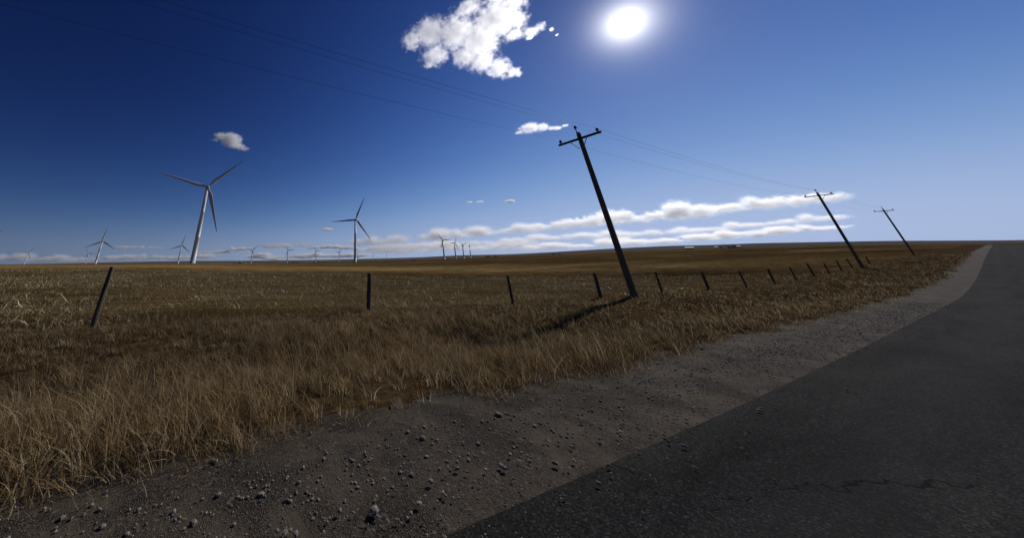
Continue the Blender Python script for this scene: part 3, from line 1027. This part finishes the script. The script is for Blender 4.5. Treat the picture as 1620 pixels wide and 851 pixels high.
def cloud(px_blobs, D, tau, label, edge=1.3, soft=.35, aniso=.45, cell_f=.55, depth_f=1.0, steps=.22, seed=0, name='cloud', streak=.75):
    """px_blobs: (x, y, half width, half height) as seen; the cloud stands at distance D with its own depth"""
    rs = np.random.default_rng(100 + seed)
    w = np.array([b[2] * b[3] for b in px_blobs], float)
    cx = sum(b[0] * k for b, k in zip(px_blobs, w)) / w.sum(); cy = sum(b[1] * k for b, k in zip(px_blobs, w)) / w.sum()
    c0 = ray(cx, cy); c0 /= np.linalg.norm(c0)
    right = np.array([c0[1], -c0[0], 0]); right /= np.linalg.norm(right)
    upv = np.cross(right, c0)
    C = c0 * D

    def loc(x, y):
        q = ray(x, y); q = q * (D / (q @ c0)) - C
        return np.array([q @ right, 0.0, q @ upv])
    blobs = []
    for (x, y, rx, ry) in px_blobs:
        c = loc(x, y)
        e1 = np.linalg.norm(loc(x + 1, y) - loc(x - 1, y)) / 2; e2 = np.linalg.norm(loc(x, y + 1) - loc(x, y - 1)) / 2
        hx, hz = rx * e1, ry * e2
        hy = min(hx, hz * 1.5) * depth_f
        c[1] = rs.normal(0, .25) * hy
        blobs.append((c, np.array([hx, hy, hz])))
    thick = float(np.median([b[1][2] for b in blobs]))
    bm = bmesh.new()
    for c, r in blobs:
        m = Matrix.Translation(Vector(c)) @ Matrix.Diagonal(Vector((*(r * 1.28), 1)))
        bmesh.ops.create_icosphere(bm, subdivisions=3, radius=1.0, matrix=m)
    me = bpy.data.meshes.new(name); bm.to_mesh(me); bm.free()
    tmp = bpy.data.objects.new('tmp', me); COL.objects.link(tmp)
    md = tmp.modifiers.new('r', 'REMESH'); md.mode = 'VOXEL'; md.voxel_size = max(thick * .22, 1.0)
    dg = bpy.context.evaluated_depsgraph_get()
    hull = bpy.data.meshes.new_from_object(tmp.evaluated_get(dg))
    bpy.data.objects.remove(tmp); hull.name = name
    o = obj(name, hull, None)
    mw = Matrix(((right[0], c0[0], upv[0], C[0]), (right[1], c0[1], upv[1], C[1]), (right[2], c0[2], upv[2], C[2]), (0, 0, 0, 1)))
    o.matrix_world = mw
    co = np.empty(len(hull.vertices) * 3, np.float32); hull.vertices.foreach_get('co', co); co = co.reshape(-1, 3)
    diag = float(np.linalg.norm(co.max(0) - co.min(0)))
    off = tuple(rs.uniform(-50, 50, 3) * thick)
    hull.materials.clear()
    hull.materials.append(cloud_material(name, blobs, off, thick * cell_f, tau / (thick * 2), edge, soft, aniso, thick * steps, diag, streak=streak))
    return tag(o, label, 'cloud', 'clouds in the sky')


BIG = [(655, 63, 20, 19), (683, 52, 30, 26), (688, 88, 26, 20), (722, 52, 36, 34), (738, 88, 26, 20), (757, 62, 40, 38), (764, 98, 26, 22),
       (790, 108, 24, 18), (811, 116, 15, 9), (786, 30, 42, 36), (742, 14, 28, 16), (808, 8, 28, 22), (818, 30, 17, 24), (812, 56, 20, 10), (838, 50, 16, 9), (854, 43, 11, 7), (678, 102, 12, 8), (795, -8, 34, 16)]
cloud(BIG, 2400, 3.6, 'large bright ragged white cloud at the top, left of the sun', edge=3.3, soft=1.1, aniso=.7, cell_f=.45, steps=.085, streak=1.0, seed=1)
cloud([(873, 47, 5, 4), (881, 56, 3, 2), (838, 60, 8, 4)], 2400, 2.0, 'tiny torn white wisp between the large cloud and the sun', edge=2.6, soft=.9, aniso=.7, seed=2)
cloud([(350, 216, 14, 7), (366, 221, 20, 13), (374, 231, 18, 7), (386, 236, 10, 4), (340, 221, 9, 3)], 3800, 4.0, 'small white puffy cloud above the largest turbine', edge=2.4, soft=.9, aniso=.35, cell_f=.6, seed=3)
cloud([(838, 203, 20, 10), (858, 202, 14, 8), (822, 209, 10, 4), (872, 203, 12, 4)], 4200, 2.0, 'small white cloud just left of the tall pole top', edge=2.2, soft=.9, aniso=.65, cell_f=.6, seed=4)
cloud([(882, 203, 9, 4), (894, 199, 8, 3)], 4200, 1.4, 'thin white wisp touching the top of the tall pole', edge=2.2, soft=.9, aniso=.65, seed=5)
cloud([(518, 363, 12, 3)], 9000, 2.0, 'tiny flat white cloud left of the second largest rotor', edge=1.2, soft=.5, depth_f=2, seed=6)
cloud([(743, 320, 6, 2), (759, 319.5, 8, 2.4)], 8000, 1.3, 'pair of tiny white cloud flecks high above the four dark turbines', edge=1.4, soft=.6, depth_f=2, seed=7)
cloud([(807, 318.5, 10, 3)], 8000, 2.2, 'tiny slanting white cloud fleck halfway to the tall pole', edge=1.2, soft=.5, depth_f=2, seed=8)


def bank(path, n, half_h, jit, D, tau, label, seed, **kw):
    """lumpy flat-bottomed bank along a pixel path"""
    rs = np.random.default_rng(seed)
    xs = np.array([p[0] for p in path]); ys = np.array([p[1] for p in path])
    bl = []
    L = xs[-1] - xs[0]
    for k in range(n):                                              # lumpy tops
        x = xs[0] + L * (k + .5) / n + rs.normal(0, L / n * .3)
        hh = half_h * (.42 + .55 * (.5 + .5 * math.sin(k * .9 + seed) * math.sin(k * .37 + 2 * seed)) + .45 * rs.random() ** 2)
        y = np.interp(x, xs, ys) - hh * .8 + rs.normal(0, jit)
        bl.append((x, y, max(L / n * rs.uniform(.8, 1.9), hh * rs.uniform(1.2, 2.0)), hh))
    for k in range(max(2, n // 3)):                                 # long flat base
        x = xs[0] + L * (k + .5) / max(2, n // 3)
        y = np.interp(x, xs, ys) - half_h * .38 + rs.normal(0, jit * .5)
        bl.append((x, y, L / max(2, n // 3) * rs.uniform(.7, .95), half_h * rs.uniform(.34, .5)))
    return cloud(bl, D, tau, label, seed=seed, **kw)


KB = dict(edge=3.2, soft=.9, aniso=.7, cell_f=.42, depth_f=1.3, steps=.15)
LEFT = dict(edge=2.3, soft=1.1, aniso=.25, cell_f=.9, depth_f=2.5, streak=.4)
bank([(1128, 339), (1200, 331), (1330, 318)], 9, 11.5, .9, 9000, 2.4, 'upper grey bottomed cloud bank at the right edge of the photo', 21, **KB)
bank([(970, 352), (1040, 349), (1126, 340)], 8, 13, 1.0, 9500, 3, 'upper grey bottomed cloud bank just right of the tall pole', 22, **KB)
bank([(840, 366), (900, 362), (965, 354)], 7, 11.5, 1.0, 10500, 3, 'upper grey bottomed cloud bank crossed by the tall pole', 23, **KB)
bank([(735, 375), (790, 371), (845, 366)], 7, 9.5, .9, 12500, 2.4, 'lumpy white cloud bank right above the four dark turbines', 24, **KB)
bank([(664, 382), (700, 379), (738, 376)], 5, 10, .6, 13500, 2.2, 'white cloud with rounded top behind the tallest dark turbine', 25, **KB)
bank([(570, 389), (605, 388), (640, 386)], 5, 9, .6, 15000, 2.2, 'white cloud with grey base below the second largest rotor', 26, **KB)
bank([(1100, 368), (1200, 359), (1330, 347)], 12, 6.5, .8, 13000, 1.6, 'middle cloud band at the right edge, below the upper bank', 31, **KB)
bank([(950, 378), (1020, 373), (1100, 368)], 9, 6.2, .8, 14500, 1.6, 'middle cloud band right of the tall pole, below the upper bank', 32, **KB)
bank([(790, 385), (870, 381), (950, 376)], 10, 6.5, 1.0, 16000, 1.9, 'middle grey cloud band left of the tall pole', 33, **KB)
bank([(725, 391), (790, 389), (840, 386)], 7, 6, .9, 18000, 1.4, 'small grey cloud band behind the two rightmost dark turbines', 34, **KB)
LOW = dict(edge=2.8, soft=1.1, aniso=.7, cell_f=.6, depth_f=2.3, streak=.35)
bank([(1000, 388), (1100, 381), (1200, 373), (1330, 362)], 13, 6.5, 1.2, 20000, 2.2, 'low white streaky cloud band over the hills at the right', 41, **LOW)
bank([(820, 397), (900, 392), (1010, 387)], 10, 6.5, 1.4, 22000, 2.2, 'low white streaky cloud band over the hills near the tall pole', 42, **LOW)
bank([(600, 402), (700, 397), (830, 393)], 12, 8.5, 1.8, 22000, 2.2, 'low white streaky cloud band behind the four dark turbines', 43, **LOW)
bank([(570, 399), (640, 395), (725, 390)], 9, 7, 1.6, 20000, 2.1, 'pale streaky cloud layer between the second largest turbine and the four dark ones', 44, **LOW)
bank([(422, 393), (455, 391.5), (490, 391)], 6, 4.5, .3, 17000, 2.5, 'puffy low cloud behind the small turbines left of the second largest one', 45, **KB)
bank([(488, 394), (520, 393), (556, 394)], 7, 3.0, .4, 18000, 4.0, 'low broken cloud just left of the second largest tower', 46, **LEFT)
bank([(366, 397), (380, 396), (394, 395)], 4, 3.4, .4, 18000, 3.5, 'small pale cloud right of the largest tower', 47, **LEFT)
bank([(316, 401), (340, 400), (362, 400)], 5, 3.0, .5, 18000, 3.0, 'small pale cloud touching the right side of the largest tower', 48, **LEFT)
bank([(395, 409), (480, 408), (590, 406)], 14, 4.5, 1.2, 25000, 4.0, 'low pale cloud layer resting on the hills left of the second largest turbine', 49, **LEFT)
bank([(190, 393.5), (222, 392.5), (256, 393)], 6, 2.6, .2, 17000, 1.4, 'thin faint mauve cloud streak left of the largest tower', 50, **LEFT)
bank([(170, 411), (250, 410), (330, 409)], 12, 5, 1.2, 25000, 2.2, 'faint pale cloud layer on the horizon behind the small turbine beside the largest tower', 51, **LEFT)
bank([(-60, 414), (40, 413), (160, 413)], 12, 6.5, 1.0, 25000, 1.6, 'faint mauve cloud layer on the horizon at the left edge', 52, **LEFT)

# ------------------------------------------------------------------ air
hz = NT('haze')
pv = hz.n('ShaderNodeVolumePrincipled', ins={'Color': (.72, .76, .92, 1), 'Density': 2.0e-5, 'Anisotropy': .2})
ho = hz.n('ShaderNodeOutputMaterial'); hz.t.links.new(pv.outputs[0], ho.inputs['Volume'])
zs = np.array([v.co.z for v in hills.data.vertices]); zf_ = np.array([v.co.z for v in field.data.vertices])
lo, hi = min(zs.min(), zf_.min()) - 1.0, max(zs.max(), 150.0) + 8
bm = bmesh.new(); add_box(bm, (0, 0, (lo + hi) / 2), (13800, 13800, hi - lo))
hzo = bm_obj('haze', bm, hz.mat)
tag(hzo, 'thin pale blue air between the viewer and the hills', kind='stuff')

# ------------------------------------------------------------------ sky, sun
W = bpy.data.worlds.new('World'); SC.world = W; W.use_nodes = True
t = NT('', W)
sky = t.n('ShaderNodeTexSky', sky_type='NISHITA', sun_disc=False, sun_elevation=SUN_EL, sun_rotation=SUN_AZ, altitude=2500.0, air_density=.6, dust_density=.1, ozone_density=4.0)
g = t.n('ShaderNodeTexCoord').outputs['Generated']
SKY_STR = .10
SKY_GAIN = 2 ** .35
# the sun itself and its glow in the air
ang = t.math('ARCCOSINE', t.math('MINIMUM', t.vec('DOT_PRODUCT', t.vec('NORMALIZE', g), tuple(map(float, SUN_DIR))), 1.0))
disc = t.n('ShaderNodeMapRange', interpolation_type='SMOOTHSTEP', ins={0: ang, 1: R(2.0), 2: R(.7), 3: 0.0, 4: 40.0}).outputs[0]
glow = t.math('MULTIPLY', t.math('EXPONENT', t.math('MULTIPLY', ang, -1 / R(1.4))), 45.0)
glow2 = t.math('MULTIPLY', t.math('EXPONENT', t.math('MULTIPLY', ang, -1 / R(8))), .8)
add = t.math('ADD', disc, t.math('ADD', glow, glow2))
warm = t.vec('MULTIPLY', t.n('ShaderNodeCombineXYZ', ins={0: add, 1: add, 2: add}).outputs[0], (1.0, .97, .93))
# deep polarised blue: contrast curve on the sky, darkest a quarter turn away from the sun
sep = t.n('ShaderNodeSeparateXYZ', ins={0: sky.outputs[0]})
pol = [t.math('EXPONENT', t.math('MULTIPLY', t.math('MULTIPLY', ang, ang), k_)) for k_ in (-.47, -.40, -.33)]
ch = []
for k, (a_, gm_, mx) in enumerate(((10.8, 2.1, .46), (3.45, 1.75, .58), (1.78, 1.35, .88))):
    y_ = t.math('MULTIPLY', t.math('POWER', t.math('MULTIPLY', sep.outputs[k], .1), gm_), a_)
    q_ = t.math('POWER', t.math('DIVIDE', y_, mx), 2.0)                       # soft shoulder towards the horizon
    y_ = t.math('DIVIDE', y_, t.math('SQRT', t.math('ADD', q_, 1.0)))
    ch.append(t.math('MULTIPLY', t.math('MULTIPLY', y_, 10 * SKY_GAIN), pol[k]))
col = t.n('ShaderNodeCombineXYZ', ins={0: ch[0], 1: ch[1], 2: ch[2]}).outputs[0]
tot = t.vec('ADD', col, warm)
bg = t.n('ShaderNodeBackground', ins={'Color': tot, 'Strength': SKY_STR})
wo = t.n('ShaderNodeOutputWorld'); t.t.links.new(bg.outputs[0], wo.inputs[0])

sl = bpy.data.lights.new('sun', 'SUN'); sl.energy = 3.5; sl.angle = R(.5); sl.color = (1.0, .955, .89)
so = bpy.data.objects.new('sun', sl); COL.objects.link(so)
so.rotation_euler = Vector(-SUN_DIR).to_track_quat('-Z', 'Y').to_euler()

# ------------------------------------------------------------------ camera
cam = bpy.data.cameras.new('camera'); co_ = bpy.data.objects.new('camera', cam); COL.objects.link(co_)
cam.sensor_fit = 'HORIZONTAL'; cam.sensor_width = 36.0
cam.lens = 36.0 * F / 1620
cam.shift_x = (810 - CX) / 1620
cam.shift_y = -(425.5 - CY) / 1620
cam.clip_start = .05; cam.clip_end = 200000
r0 = np.array([math.cos(ROLL), 0, 0])
right_c = Vector((math.cos(ROLL), -math.sin(ROLL) * SN * 1.0, math.sin(ROLL) * CS))
fwd_c = Vector((0, CS, SN))
up_c = right_c.cross(fwd_c)
co_.matrix_world = Matrix(((right_c.x, up_c.x, -fwd_c.x, 0), (right_c.y, up_c.y, -fwd_c.y, 0), (right_c.z, up_c.z, -fwd_c.z, 0), (0, 0, 0, 1)))
SC.camera = co_

# ------------------------------------------------------------------ render settings
SC.render.engine = 'CYCLES'
cy = SC.cycles
cy.max_bounces = 14; cy.diffuse_bounces = 3; cy.glossy_bounces = 2; cy.transmission_bounces = 4; cy.transparent_max_bounces = 12
cy.volume_bounces = 12
cy.use_denoising = True
try:
    cy.denoiser = 'OPENIMAGEDENOISE'
except Exception:
    pass
cy.volume_step_rate = 1.0
cy.volume_max_steps = 256
vs_ = SC.view_settings
vs_.view_transform = 'Standard'; vs_.look = 'None'; vs_.gamma = 1.0; vs_.use_curve_mapping = False
vs_.exposure = -0.35
